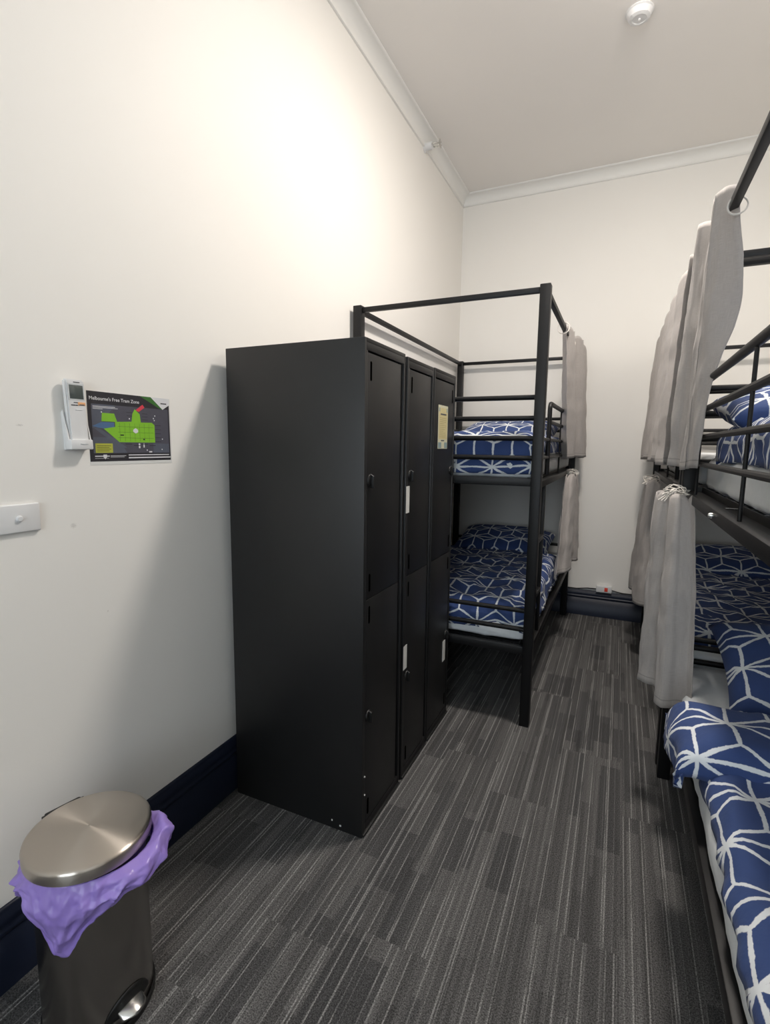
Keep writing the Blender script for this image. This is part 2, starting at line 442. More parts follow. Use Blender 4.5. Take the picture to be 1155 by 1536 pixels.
# yellow notice stuck on the far locker's door
nt = MB()
y0, y1, z0, z1 = 2.274, 2.414, 1.437, 1.640; X = .6305
nt.box(X-.0012, X, y0, y1, z0, z1)
nt.mi = 1; nt.box(X, X+.0003, y0+.008, y1-.008, z0+.045, z1-.012)
nt.mi = 2; nt.box(X, X+.0003, y0+.004, y0+.05, z0+.003, z0+.03); nt.box(X, X+.0003, y1-.045, y1-.004, z0+.003, z0+.03)
nt.box(X+.0003, X+.0006, y1-.022, y1-.008, z1-.03, z1-.012); nt.box(X+.0003, X+.0006, y0+.008, y0+.022, z1-.03, z1-.012)
nt.mi = 3
nt.box(X+.0003, X+.0007, y0+.03, y1-.025, z1-.045, z1-.038); nt.box(X, X+.0007, y0+.045, y1-.05, z0+.036, z0+.041)
nt.mi = 4
for i in range(11):
    z = z1-.058-i*.0088
    nt.box(X+.0003, X+.0006, y0+.02, y1-.02-.02*random.random()-(.03 if i % 4 == 3 else 0), z-.0018, z)
o = nt.build('notice', [plain('cream_paper', (.62, .60, .44), .5, var=.04), plain('yellow_print', (.62, .54, .28), .5, var=.06),
    plain('blue_grey_print', (.25, .33, .34), .5), M['ink'], plain('brown_print', (.38, .31, .14), .5)])
tag(o, 'small cream and yellow notice stuck on the far locker door', 'notice')

# ------------------------------------------------------------------ bunk beds
RZ = (1.69, 1.59, 1.492, 1.395)
FRZ = (1.245, 1.281); FLZ = (.385, .428)
def bunk(x0, x1, y0, y1, side, label, bolt=None, gap=.40):
    """side=+1: aisle at x1, side=-1: aisle at x0. ladder at the near (y0) end"""
    t = thing('bunk_bed', label, 'bunk bed', ((x0+x1)/2, (y0+y1)/2, 0), 'black metal bunk beds')
    p = .05; m = M['black']
    xs = (x0, x1-p); ys = (y0, y1-p)
    for x in xs:
        for y in ys:
            o = MB().box(x, x+p, y, y+p, .0, 2.209, .004).build('post', m, t)
    q = .0125; zt = 2.186
    cxs = (x0+p/2, x1-p/2); cys = (y0+p/2, y1-p/2)
    for x in cxs: MB().box(x-q, x+q, y0+p, y1-p, zt-q, zt+q, .002).build('canopy_rail', m, t)
    for y in cys: MB().box(x0+p, x1-p, y-q, y+q, zt-q, zt+q, .002).build('canopy_rail', m, t)
    for y in cys:                                   # head and foot ends
        for z in RZ+(.515, .615): MB().tube([(x0+p-.002, y, z), (x1-p+.002, y, z)], .0125, 12).build('end_rail', m, t)
        for a, b in ((1.256, 1.296), FLZ): MB().box(x0+p, x1-p, y-.016, y+.016, a, b, .003).build('end_beam', m, t)
        if y == cys[1]:
            MB().tube([((x0+x1)/2, y, 1.296), ((x0+x1)/2, y, 1.69)], .004, 6).build('spindle', m, t)
    for sgn, x in ((-1, cxs[0]), (1, cxs[1])):      # long sides
        for (a, b), nm in ((FRZ, 'side_rail'), (FLZ, 'side_rail')):
            s = MB().box(x-.016, x+.016, y0+p, y1-p, a, b, .003)
            inn = -sgn
            xa, xb = sorted((x+inn*.015, x+inn*.050)); s.box(xa, xb, y0+p, y1-p, a+.026, a+.031)
            xa, xb = sorted((x+inn*.045, x+inn*.050)); s.box(xa, xb, y0+p, y1-p, a+.030, a+.052)
            s.build(nm, m, t)
        aisle = sgn == side
        gy0 = y0+gap if aisle else y0+p
        for z in RZ[2:]: MB().tube([(x, y0+p-.002, z), (x, y1-p+.002, z)], .009, 10).build('guard_rail', m, t)
        # upper guard: hoop with a rounded near corner, then a middle rail
        g = MB()
        if aisle:
            r = .035; pts = [(x, gy0, 1.298), (x, gy0, 1.69-r)]
            pts += [(x, gy0+r-r*math.cos(a), 1.69-r+r*math.sin(a)) for a in [PI/2*i/6 for i in range(1, 7)]]
            pts += [(x, y1-p+.002, 1.69)]
            g.tube(pts, .0125, 12)
        else: g.tube([(x, gy0, 1.69), (x, y1-p+.002, 1.69)], .0125, 12)
        g.build('guard_hoop', m, t)
        MB().tube([(x, gy0, 1.59), (x, y1-p+.002, 1.59)], .0105, 10).build('guard_rail', m, t)
        for yy in (y0+.98, y0+1.76):
            MB().tube([(x, yy, 1.276), (x, yy, 1.69)], .005, 8).build('spindle', m, t)
    # ladder on the aisle side beside the near post
    x = cxs[1] if side > 0 else cxs[0]
    ly = y0+.30
    l = MB().box(x-.012, x+.012, ly-.014, ly+.014, FLZ[1], FRZ[0], .003).build('ladder_stile', m, t)
    for z in (.67, .965): MB().box(x-.014, x+.014, y0+p-.002, ly, z-.012, z+.012, .004).build('ladder_rung', m, l)
    for a in (FRZ, FLZ):                            # slatted mattress support
        s = MB(); n = 14
        for i in range(n):
            yy = y0+p+.05+(y1-y0-2*p-.1)*i/(n-1)
            s.box(cxs[0]+.050, cxs[1]-.050, yy-.025, yy+.025, a[0]+.032, a[0]+.040)
        s.build('slat_base', m, t)
    if bolt:
        by, bz = bolt
        xx = x-.016*(1 if side < 0 else -1)
        h = MB().lathe([(0, -.012), (.006, -.011), (.008, -.006), (.008, 0)], (xx, by, bz), 12, 'x')
        h.tube([(xx+.03, by, bz+.022), (xx+.14, by, bz+.022)], .0025, 6)
        h.build('bolt', M['silver'], t)['label'] = 'shiny bolt'
    return t
LB = (.021, 1.065, 2.563, 4.588); RA = (1.648, 2.70, .44, 2.452); RB = (1.648, 2.70, 2.505, 4.53)
bunk(*LB, 1, 'black metal bunk bed behind the lockers in the left corner')
bunk(*RA, -1, 'nearest black metal bunk bed at the right edge, its bedding filling the corner', bolt=(1.683, 1.262))
bunk(*RB, -1, 'far right black metal bunk bed mostly hidden behind its grey curtains')

# ------------------------------------------------------------------ bedding
def fbm(v, sc, seed=0.0):
    p = Vector(v)*sc+Vector((seed*3.1, seed*1.7, seed*.9))
    return noise.noise(p)+.5*noise.noise(p*2.1)+.25*noise.noise(p*4.3)
def ridge(v, sc, seed=0.0):
    p = Vector(v)*sc+Vector((seed*2.3, seed*.7, seed*1.9))
    return 1-abs(noise.noise(p))*2
def mattress(x0, x1, y0, y1, z0, z1, label, seed):
    b = MB().box(x0, x1, y0, y1, z0, z1)
    bmesh.ops.subdivide_edges(b.bm, edges=[e for e in b.bm.edges], cuts=1, use_grid_fill=True)
    b.bm.free()
    nx, ny, nz = 26, 50, 5; r = .045
    bm = MB()
    def rnd(p):
        c = Vector((min(max(p.x, x0+r), x1-r), min(max(p.y, y0+r), y1-r), min(max(p.z, z0+.03), z1-r)))
        d = p-c
        if d.length > 1e-6:
            rr = Vector((r, r, r if p.z > (z0+z1)/2 else .03))
            d.normalize(); q = c+Vector((d.x*rr.x, d.y*rr.y, d.z*rr.z))
        else: q = p
        side = 1 if (p.z < z1-.001) else .5
        q += Vector((d.x, d.y, d.z))*0.008*side*fbm((p.x, p.y, p.z*.35), 9, seed)
        return q
    def face(fn, nu, nv): bm.grid(nu, nv, lambda a, c: rnd(Vector(fn(a, c))))
    L = lambda a, s, e: s+(e-s)*a
    face(lambda a, c: (L(a, x0, x1), L(c, y0, y1), z1), nx, ny)
    face(lambda a, c: (L(a, x0, x1), L(c, y0, y1), z0), nx, ny)
    face(lambda a, c: (x0, L(a, y0, y1), L(c, z0, z1)), ny, nz)
    face(lambda a, c: (x1, L(a, y0, y1), L(c, z0, z1)), ny, nz)
    face(lambda a, c: (L(a, x0, x1), y0, L(c, z0, z1)), nx, nz)
    face(lambda a, c: (L(a, x0, x1), y1, L(c, z0, z1)), nx, nz)
    bmesh.ops.remove_doubles(bm.bm, verts=bm.bm.verts[:], dist=.0004)
    o = bm.build('mattress', M['sheet'], loc=((x0+x1)/2, (y0+y1)/2, z0), sharp=80)
    return tag(o, label, 'mattress', 'white mattresses on the bunks')

def drape(b, x0, x1, y0, y1, zt, hx0, hx1, hy0, hy1, r, seed, amp=.012, n=.017, uvo=(0, 0), tuck=0.0, lift=None, skew=None):
    """cloth lying on a bed: flat top, rolled edges hanging by h.. on the four sides"""
    def prof(s, a, c, ha, hc):
        # s is arc length measured from edge a; returns position and drop
        q = r*PI/2
        if s < a+r:
            k = a+r-s
            if k < q: th = k/r; return a+r-r*math.sin(th), r-r*math.cos(th)
            return a+tuck*(k-q), r+(k-q)
        if s > c-r:
            k = s-(c-r)
            if k < q: th = k/r; return c-r+r*math.sin(th), r-r*math.cos(th)
            return c-tuck*(k-q), r+(k-q)
        return s, 0.0
    ex = r*(PI/2-1)
    s0, s1 = x0-max(hx0-r, 0)-ex, x1+max(hx1-r, 0)+ex
    t0, t1 = y0-max(hy0-r, 0)-ex, y1+max(hy1-r, 0)+ex
    nu, nv = max(8, int((s1-s0)/n)), max(8, int((t1-t0)/n))
    def fn(a, c):
        s = s0+(s1-s0)*a; t = t0+(t1-t0)*c
        x, dx = prof(s, x0, x1, hx0, hx1); y, dy = prof(t, y0, y1, hy0, hy1)
        drop = max(dx, dy) if min(dx, dy) <= 0 else math.sqrt(dx*dx+dy*dy) if max(dx, dy) <= r else max(dx, dy)
        w = amp*fbm((s, t, 0), 5.0, seed)+amp*.8*max(0, ridge((s*1.2, t*.8, 3), 5.5, seed)-.45)*1.4
        top = max(0, 1-drop/r)
        z = zt-drop+w*(.35+.65*top)
        if lift: z += lift(s, t)*top
        cn = 1 if min(dx, dy) <= 0 else max(0, 1-min(dx, dy)/.05)
        ox = cn*(1-top)*amp*1.1*fbm((s*.3, t, drop), 8, seed+5)*(1 if dx > 0 else 0)*(-1 if s < (x0+x1)/2 else 1)
        oy = cn*(1-top)*amp*1.1*fbm((s, t*.3, drop), 8, seed+7)*(1 if dy > 0 else 0)*(-1 if t < (y0+y1)/2 else 1)
        P = Vector((x+ox, y+oy, z))
        if skew: P += Vector(skew(s, t, drop))
        return P
    b.grid(nu, nv, fn, lambda a, c: (s0+(s1-s0)*a+uvo[0], t0+(t1-t0)*c+uvo[1]))
    return b
def duvet(b, label, loc, th=.022):
    o = b.build('duvet', M['duvet'], loc=loc, sharp=80)
    solid(o, th, -1)
    return tag(o, label, 'duvet', 'navy and white star print duvets')

def pillow(cx, cy, cz, w, d, h, rx, rz, label, seed, uvo=(0, 0), mat=None):
    b = MB(); nu, nv = 40, 28
    def surf(sg):
        def fn(a, c):
            u, v = a*2-1, c*2-1
            ed = max(0, (1-abs(u)**3.0))**.5*max(0, (1-abs(v)**3.0))**.5
            pinch = 1-.06*(1-abs(v)**2)*abs(u)**4-.0
            x = u*w/2*(1-.05*(1-v*v)*u*u); y = v*d/2*(1-.05*(1-u*u)*v*v)
            z = sg*h/2*ed**.85*(1+.10*fbm((u, v, sg), 1.6, seed))+.004*fbm((u*2, v*2, sg), 3, seed)*ed
            return Vector((x, y, z))
        return fn
    uvf = lambda a, c: (a*w+uvo[0], c*d+uvo[1])
    b.grid(nu, nv, surf(1), uvf); b.grid(nu, nv, surf(-1), uvf)
    bmesh.ops.remove_doubles(b.bm, verts=b.bm.verts[:], dist=.0005)
    o = b.build('pillow', mat or M['duvet'], sharp=80)
    o.location = (cx, cy, cz); o.rotation_euler = (rx, 0, rz)
    return tag(o, label, 'pillow', 'navy and white star print pillows')

# left bunk
mattress(.07, 1.02, 2.62, 4.53, 1.287, 1.42, 'white mattress on the upper berth of the left corner bunk', 1)
b = drape(MB(), .065, 1.028, 2.612, 3.98, 1.525, .10, .115, .215, .10, .085, 2, .014, uvo=(.065, .06))
duvet(b, 'navy star print duvet on the upper berth of the left corner bunk', (.55, 3.2, 1.42))
pillow(.58, 4.16, 1.560, .74, .50, .19, math.radians(12), .02, 'navy star print pillow on the upper berth against the back wall', 3, (.1, .05))
mattress(.07, 1.02, 2.62, 4.53, .428, .540, 'white mattress on the lower berth of the left corner bunk', 4)
b = drape(MB(), .065, 1.035, 2.614, 4.05, .632, .10, .16, .150, .08, .07, 5, .022, uvo=(.02, .17), lift=lambda s, t: .02*math.sin((t-2.6)*2.2))
duvet(b, 'rumpled navy star print duvet on the left lower berth by the lockers', (.55, 3.3, .55))
pillow(.56, 4.25, .650, .78, .50, .20, math.radians(14), -.02, 'navy star print pillow on the lower berth of the left corner bunk', 6, (.02, .2))
# right near bunk
mattress(1.728, 2.64, .50, 2.395, 1.287, 1.425, 'white mattress on the upper berth of the nearest right bunk', 7)
b = drape(MB(), 1.715, 2.645, .51, 2.12, 1.525, .118, .1, .1, .10, .06, 8, .016, uvo=(.07, .12))
duvet(b, 'navy star print duvet on the upper berth of the nearest right bunk', (2.2, 1.3, 1.42))
pillow(2.09, 2.14, 1.580, .76, .46, .17, math.radians(10), .03, 'navy star print pillow seen through the upper rails at the right edge', 9, (.0, .1))
mattress(1.674, 2.655, .50, 2.395, .428, .555, 'white mattress on the lower berth of the nearest right bunk', 10)
b = drape(MB(), 1.666, 2.66, .50, 1.74, .600, .072, .1, .1, .06, .06, 11, .014, uvo=(.09, .10), tuck=0)
def fold_skew(s, t, drop):
    k = max(0, 1-(s-1.62)/.25)                       # the turned back corner hangs out over the aisle
    return (-.01*k, .0, .0)
drape(b, 1.612, 2.66, 1.485, 1.80,   .672, .135, .1, .10, .085, .072, 12, .014, uvo=(.20, .04), skew=fold_skew)
duvet(b, 'navy star print duvet turned back on the near lower bunk at the bottom right', (2.2, 1.2, .55), .02)
pillow(2.20, 2.13, .668, .84, .48, .20, math.radians(20), .03, 'navy star print pillow at the head of the near lower bunk', 13, (.05, .0))
# right far bunk
mattress(1.728, 2.64, 2.565, 4.47, 1.287, 1.425, 'white mattress on the upper berth of the far right bunk', 14)
mattress(1.690, 2.655, 2.565, 4.47, .428, .545, 'white mattress on the lower berth of the far right bunk', 15)
b = drape(MB(), 1.682, 2.66, 2.66, 4.05, .620, .14, .1, .10, .08, .06, 16, .020, uvo=(.11, .02))
duvet(b, 'rumpled navy star print duvet on the shaded lower berth of the far right bunk', (2.2, 3.3, .55))
pillow(2.20, 4.20, .640, .80, .50, .19, math.radians(14), 0, 'navy star print pillow in the shade at the far end of the right lower berth', 17, (.1, .14))

# ------------------------------------------------------------------ curtains
def curtain(label, top, bot, ztop, zbot, pleats, at, ab, seed, scallop=.03, rings=(), tie=None, nu=150, nv=46, ease=1.0, group=None, hooks=None, skewz=0.0, sharp=.6, bulge=0.0):
    """top/bot: lists of (x, y); cloth hangs from one to the other in n pleats"""
    def along(pts, f):
        L = [0]
        for p, q in zip(pts, pts[1:]): L.append(L[-1]+math.dist(p, q))
        s = f*L[-1]
        for i in range(len(pts)-1):
            if s <= L[i+1] or i == len(pts)-2:
                k = (s-L[i])/max(1e-6, L[i+1]-L[i]); p, q = pts[i], pts[i+1]
                d = Vector((q[0]-p[0], q[1]-p[1])).normalized()
                return Vector((p[0]+(q[0]-p[0])*k, p[1]+(q[1]-p[1])*k)), Vector((-d.y, d.x))
    def fn(a, v):
        # v: 0 top, 1 bottom
        e = v**ease
        pt, nt_ = along(top, a); pb, nb = along(bot, a)
        p = pt.lerp(pb, e); nrm = nt_.lerp(nb, e).normalized()
        ph = 2*PI*pleats*a+.9*noise.noise((a*3, v*.8, seed))+seed
        w = math.sin(ph); w = math.copysign(abs(w)**sharp, w)
        amp = at+(ab-at)*e
        off = amp*w+.008*fbm((a*4, v*2.5, seed), 2.2, seed)*min(1, v*4)
        tw = .35*amp*math.sin(2*ph)*.5
        if bulge: p = p+Vector((bulge*max(0, 1-a/.12)*math.sin(PI*min(1, v/.75))**2, -.02*max(0, 1-a/.12)*math.sin(PI*min(1, v/.75))))
        p = p+nrm*off+Vector((nrm.y, -nrm.x))*tw
        zt = ztop-scallop*(1-abs(math.cos(ph/1.0)))
        zb = zbot+skewz*(a-.5)+.006*math.sin(ph*.5+1)
        return Vector((p.x, p.y, zt+(zb-zt)*v))
    b = MB().grid(nu, nv, fn, lambda a, c: (a*1.1, (1-c)*abs(ztop-zbot)))
    loc = (top[0][0], top[0][1], ztop)
    o = b.build('curtain', M['linen'], loc=loc, sharp=80); solid(o, .0025, 0)
    tag(o, label, 'curtain', group or 'taupe linen bunk curtains')
    for (x, y, z, r) in rings:
        g = MB().tube([(x+r*math.cos(2*PI*i/20), y+.15*r*math.sin(4*PI*i/20), z+r*math.sin(2*PI*i/20)) for i in range(20)], .0028, 6, closed=True)
        g.build('ring', M['string'], o, loc=None).matrix_parent_inverse = Matrix.Translation(-Vector(loc))
    if tie:
        cx, cy, cz = tie
        g = MB(); random.seed(int(seed*10)+3)
        for k in range(6):                          # knotted string loops round the rail
            ang = random.uniform(-.6, .6); L = random.uniform(.03, .06)
            ux, uy = math.cos(ang), math.sin(ang)*1.6
            pts = []
            for i in range(14):
                a = 2*PI*i/14
                pts.append((cx+ux*L*math.cos(a)-.012, cy+uy*L*math.cos(a)+.012*k-.03, cz+.016*math.sin(a)+.012*math.cos(a*1+k)+random.uniform(-.002, .002)))
            g.tube(pts, .0021, 6, closed=True)
        for k in range(3):
            g.tube([(cx-.01, cy-.02+.02*k, cz+.01), (cx-.035, cy-.03+.03*k, cz-.01), (cx-.05-.01*k, cy-.03+.02*k, cz-.035)], .0026, 6)
        g.lathe([(.0, -.014), (.010, -.010), (.014, 0), (.010, .010), (0, .014)], (cx-.02, cy, cz), 12)
        g.build('tie', M['string'], o).matrix_parent_inverse = Matrix.Translation(-Vector(loc))
    return o
curtain('grey linen curtain nearest the camera, hanging from the top rail of the right bunk', [(1.690, 1.930), (1.622, 1.990), (1.655, 2.14), (1.615, 2.24), (1.640, 2.44)], [(1.662, 2.06), (1.612, 2.13), (1.640, 2.24), (1.590, 2.32), (1.61, 2.46)], 2.252, 1.377, 3.0, .006, .010, 1.3,
    rings=((1.680, 1.915, 2.175, .026), (1.675, 2.12, 2.175, .026)), scallop=.012, bulge=.044)
curtain('long pleated taupe curtain hiding the upper berth of the far right bunk', [(1.640, 2.50), (1.630, 3.3), (1.625, 4.43)], [(1.615, 2.50), (1.605, 3.4), (1.585, 4.47)], 2.246, 1.377, 5.5, .034, .046, 2.2,
    rings=tuple((1.675, y, 2.175, .03) for y in (2.7, 3.2, 3.7, 4.2)), nu=260, sharp=.9, scallop=.05)
curtain('grey curtain tied up with white string, hanging to the side of the near right bunk', [(1.655, 2.14), (1.615, 2.17), (1.60, 2.25), (1.565, 2.32), (1.60, 2.38)], [(1.700, 2.04), (1.62, 2.08), (1.590, 2.18), (1.555, 2.30), (1.58, 2.40)], 1.282, .495, 2.5, .017, .032, 3.4, scallop=.02,
    tie=(1.625, 2.25, 1.283), ease=.6)
curtain('taupe curtain knotted with white string below the far right upper berth', [(1.645, 3.70), (1.60, 3.78), (1.60, 3.92), (1.62, 4.08)], [(1.63, 3.62), (1.57, 3.80), (1.550, 4.12), (1.59, 4.40)], 1.245, .41, 2.4, .018, .028, 4.1, scallop=.03,
    tie=(1.625, 3.86, 1.245), ease=.6)
curtain('taupe curtain on the upper berth of the left bunk beside the back wall', [(1.035, 3.40), (1.06, 3.75), (1.10, 4.10), (1.09, 4.50)], [(1.06, 3.58), (1.08, 3.85), (1.14, 4.20), (1.12, 4.52)], 2.235, 1.378, 3.4, .022, .030, 5.0,
    rings=((1.04, 3.40, 2.18, .035), (1.04, 3.9, 2.175, .03)), scallop=.05, sharp=.9)
curtain('taupe curtain knotted below the upper berth of the left bunk', [(1.07, 3.82), (1.10, 3.92), (1.12, 4.06), (1.09, 4.22)], [(1.055, 3.48), (1.10, 3.78), (1.13, 4.16), (1.12, 4.46)], 1.262, .57, 2.2, .016, .026, 6.2,
    tie=(1.095, 4.02, 1.262), ease=.6)

# ------------------------------------------------------------------ pedal bin
BX, BY, BZ = .265, .742, .49; RB_ = .126
t = thing('pedal_bin', 'round brushed steel pedal bin with a purple liner standing by the left wall', 'bin', (BX, BY, 0))
MB().lathe([(0, .012), (RB_-.004, .012), (RB_, .018), (RB_, .06), (RB_, .25), (RB_, .445), (RB_-.004, .448), (RB_-.012, .448), (RB_-.012, .03), (0, .03)], (0, 0, 0), 72).build('body', M['steel'], t, loc=None).matrix_parent_inverse = Matrix.Identity(4)
def at0(o): o.matrix_parent_inverse = Matrix.Identity(4); return o
at0(MB().lathe([(0, 0), (RB_+.003, 0), (RB_+.005, .004), (RB_+.005, .016), (RB_+.001, .02)], (0, 0, 0), 60).build('base_ring', M['rubber'], t))
LR = .141
LZ = .020
at0(MB().lathe([(LR-.006, LZ+.440), (LR, LZ+.442), (LR+.001, LZ+.448), (LR+.001, LZ+.466), (LR-.0005, LZ+.4705), (LR-.004, LZ+.4730), (LR-.010, LZ+.4742), (LR*.6, LZ+.4775), (LR*.3, LZ+.479), (.001, LZ+.480)], (0, 0, 0), 96).build('lid', M['lid'], t, sharp=50))
h = MB().box(-LR-.020, -LR+.005, -.045, .045, LZ+.405, LZ+.462, .006)
h.tube([(-LR-.010, -.05, LZ+.452), (-LR-.010, .05, LZ+.452)], .008, 10)
h.bm.transform(Matrix.Rotation(math.radians(-12), 4, 'Z'))
at0(h.build('hinge', M['rubber'], t))
# pedal with its dark slot, turned towards the room
pa = math.radians(-4); R3 = Matrix.Rotation(pa, 4, 'Z')
pm = MB().grid(14, 4, lambda a, c: Vector(((RB_+.0015)*math.cos((a-.5)*.95), (RB_+.0015)*math.sin((a-.5)*.95), .052+c*(.010+.048*math.sin(PI*a)**.7))))
pm.bm.transform(R3); o = at0(pm.build('pedal_slot', M['rubber'], t)); solid(o, .002, 0)
pd = MB()
pd.grid(8, 14, lambda a, c: Vector((RB_-.01+a*.044*(1-.45*(2*c-1)**2), (c-.5)*.062, .066-.012*a*a+.006*math.sin(PI*c))))
pd.bm.transform(R3); o = at0(pd.build('pedal', M['silver'], t)); solid(o, .006, 0)
# purple liner folded over the rim
def bagfn(a, v):
    th = 2*PI*a
    dg = lambda deg: (th-math.radians(deg)+PI) % (2*PI)-PI
    hem = .405-.085*math.exp(-(dg(-58)/.75)**2)-.035*math.exp(-(dg(-68)/.30)**2)-.03*math.exp(-(dg(-118)/.16)**2)
    hem -= .012*math.sin(5*th+1)+.006*math.sin(11*th)
    rise = .040*math.exp(-(dg(42)/.55)**2)
    puff = .014+.046*math.exp(-(dg(22)/.75)**2)+.010*math.exp(-(dg(-118)/.4)**2)
    top = .454; z = top-(top-hem)*v+rise*math.sin(PI*min(1, v*1.6+.12))**2*(1-v)
    r = RB_-.004+puff*math.sin(PI*min(1, v*1.0+.10))**.7+.005*v
    cr = fbm((math.cos(th)*2.2, math.sin(th)*2.2, v*1.2), 3.2, 8)
    fold = ridge((math.cos(th)*1.5+v*.7, math.sin(th)*1.5, v*.5), 2.2, 4); fold2 = ridge((math.cos(th)*1.2-v*.9, math.sin(th)*1.2+v*.6, v), 2.0, 9)
    r += .005*cr*math.sin(PI*min(1, v+.15))+(.014*max(0, fold-.25)+.010*max(0, fold2-.3))*min(1, v*3)
    z += .006*cr*v
    r = max(r, RB_+.0035 if v > .06 else RB_-.006)
    return Vector((r*math.cos(th), r*math.sin(th), z))
bg = MB().grid(220, 44, bagfn)
bmesh.ops.remove_doubles(bg.bm, verts=bg.bm.verts[:], dist=.0002)
o = bg.build('bin_liner', M['bag'], sharp=60); o.location = (BX, BY, 0); solid(o, .0012, 1)
tag(o, 'crumpled purple plastic liner folded over the rim of the steel bin', 'bin liner')

# ------------------------------------------------------------------ things on the left wall
# light switch
t = thing('light_switch', 'white wall switch plate at the left edge below the remote control', 'light switch', (.0, .765, 1.25))
MB().box(0, .010, .695, .836, 1.212, 1.287, .004, 3).build('plate', M['plastic'], t)
MB().lathe([(.0085, .009), (.0085, .012), (.006, .016), (0, .0165)], (0, .782, 1.249), 20, 'x').build('button', M['plastic'], t)
# remote control in its wall holder
t = thing('remote_control', 'white air conditioner remote control hanging beside the poster', 'remote control', (.018, .957, 1.46))
ry0, ry1 = .916, .970; n_before = set(bpy.data.objects)
b = MB()
def remote_sec(z):
    k = (z-1.44)/.178
    return ry0+.000+.002*(1-k), ry1+.004*(1-k)-.004*k, .012, .034-.004*(1-k)
b.prism([(.009, ry0, 1.450), (.009, ry1, 1.450), (.009, ry1, 1.619), (.009, ry0, 1.619)], (.018, 0, 0))
bmesh.ops.bevel(b.bm, geom=b.bm.edges[:], offset=.004, segments=2, affect='EDGES')
for f_ in b.bm.faces: f_.smooth = True
b.build('case', M['plastic'], t)
X = .027
MB().box(X-.001, X+.0008, ry0+.008, ry1-.006, 1.566, 1.604, .0005).build('screen', M['lcd'], t)
MB().box(X-.001, X+.0006, ry0+.004, ry1-.003, 1.562, 1.608).build('bezel', M['plastic_grey'], t)
MB().box(X-.001, X+.0012, ry0+.030, ry1-.003, 1.549, 1.558, .0004).build('orange_key', M['orange'], t)
b = MB()
b.box(X, X+.0006, ry0+.022, ry0+.040, 1.6105, 1.613)
b.box(X, X+.0006, ry0+.018, ry0+.034, 1.555, 1.5575); b.box(X, X+.0006, ry0+.010, ry0+.022, 1.5475, 1.5505)
b.box(X, X+.0006, ry0+.023, ry0+.029, 1.5475, 1.5505); b.box(X+.0008, X+.0014, ry0+.033, ry1-.006, 1.5495, 1.552)
b.build('print', M['ink'], t)
MB().box(X-.001, X+.0015, ry0+.022, ry0+.040, 1.536, 1.538, .0005).build('flap_grip', M['plastic'], t)
t = thing('remote_holder', 'pale plastic wall holder that cradles the remote control', 'holder', (0, .957, 1.45))
b = MB().box(-.002, .008, ry0-.004, ry1+.004, 1.425, 1.530, .002)
b.box(.008, .034, ry0-.005, ry1+.006, 1.427, 1.455, .003)
for y in (ry0-.006, ry1+.0035):
    b.prism([(.007, y, 1.452), (.026, y, 1.452), (.011, y, 1.535), (.007, y, 1.535)], (0, .0030, 0))
b.build('cradle', M['plastic'], t)
MB().box(.033, .0352, ry0+.022, ry0+.044, 1.441, 1.4435, .0005).build('grip_line', M['plastic_grey'], t)

for o in set(bpy.data.objects)-n_before:           # the remote hangs very slightly askew
    if o.type == 'MESH':
        for v_ in o.data.vertices: v_.co.y += (1.62-v_.co.z)*.035
# tram zone poster
PY0, PY1, PZ0, PZ1 = .993, 1.292, 1.381, 1.596
PW, PH = PY1-PY0, PZ1-PZ0
t = MB()
def R_(a, c, d, e, z=0.0):       # printed rectangle in sheet fractions, measured from top left
    h_ = .0008+z*.0002
    t.poly([(h_, PY0+a*PW, PZ1-e*PH), (h_, PY0+c*PW, PZ1-e*PH), (h_, PY0+c*PW, PZ1-d*PH), (h_, PY0+a*PW, PZ1-d*PH)])
def P_(pts, z=0.0):
    t.poly([(.0008+z*.0002, PY0+a*PW, PZ1-c*PH) for a, c in pts][::-1])
t.box(-.002, .0008, PY0, PY1, PZ0, PZ1)
t.mi = 1; R_(.0, .985, .0, .955, 1)
t.mi = 2; R_(.04, .965, .17, .84, 2)
t.mi = 8; P_([(.04, .62), (.30, .62), (.42, .84), (.04, .84)], 2.5)
P_([(.04, .17), (.30, .17), (.12, .45), (.04, .50)], 2.5)
R_(.75, .965, .70, .84, 2.5)
t.mi = 3                                                       # the green zone
P_([(.15, .285), (.285, .285), (.315, .40), (.14, .40)], 4)
P_([(.29, .40), (.485, .385), (.50, .27), (.53, .20), (.59, .27), (.60, .39), (.74, .385), (.775, .42), (.775, .685), (.33, .685), (.16, .50), (.29, .47)], 4)
t.mi = 4; P_([(.04, .47), (.14, .41), (.28, .41), (.28, .49), (.17, .50), (.10, .49)], 3.5)
t.mi = 8; P_([(.05, .49), (.12, .50), (.33, .69), (.42, .76), (.37, .77), (.27, .70)], 3.2)
t.mi = 5; R_(.06, .25, .705, .835, 4)
t.mi = 6; P_([(.54, .215), (.63, .125), (.655, .165), (.58, .235)], 5)
t.mi = 7
P_([(.50, .50), (.53, .475), (.56, .50), (.56, .535), (.53, .555), (.50, .53)], 5)
P_([(.74, .0), (.985, .0), (.985, .10), (.895, .175)], 3)
for a, c, d, e in ((.055, .30, .195, .203), (.055, .33, .212, .219), (.055, .16, .229, .236), (.05, .21, .875, .888), (.22, .40, .875, .882), (.22, .38, .892, .898), (.05, .20, .91, .914),
        (.43, .96, .862, .876), (.43, .98, .90, .918)): R_(a, c, d, e, 3)
R_(.14, .18, .86, .90, 3.5); P_([(.145, .90), (.175, .90), (.16, .925)], 3.5)
for a, c in ((.78, .27), (.76, .31), (.77, .34), (.87, .62), (.86, .78), (.66, .79), (.14, .265), (.455, .335)): R_(a, a+.012, c, c+.018, 3)
R_(.56, .58, .70, .77, 3); R_(.62, .635, .70, .76, 3); R_(.69, .73, .815, .835, 3)
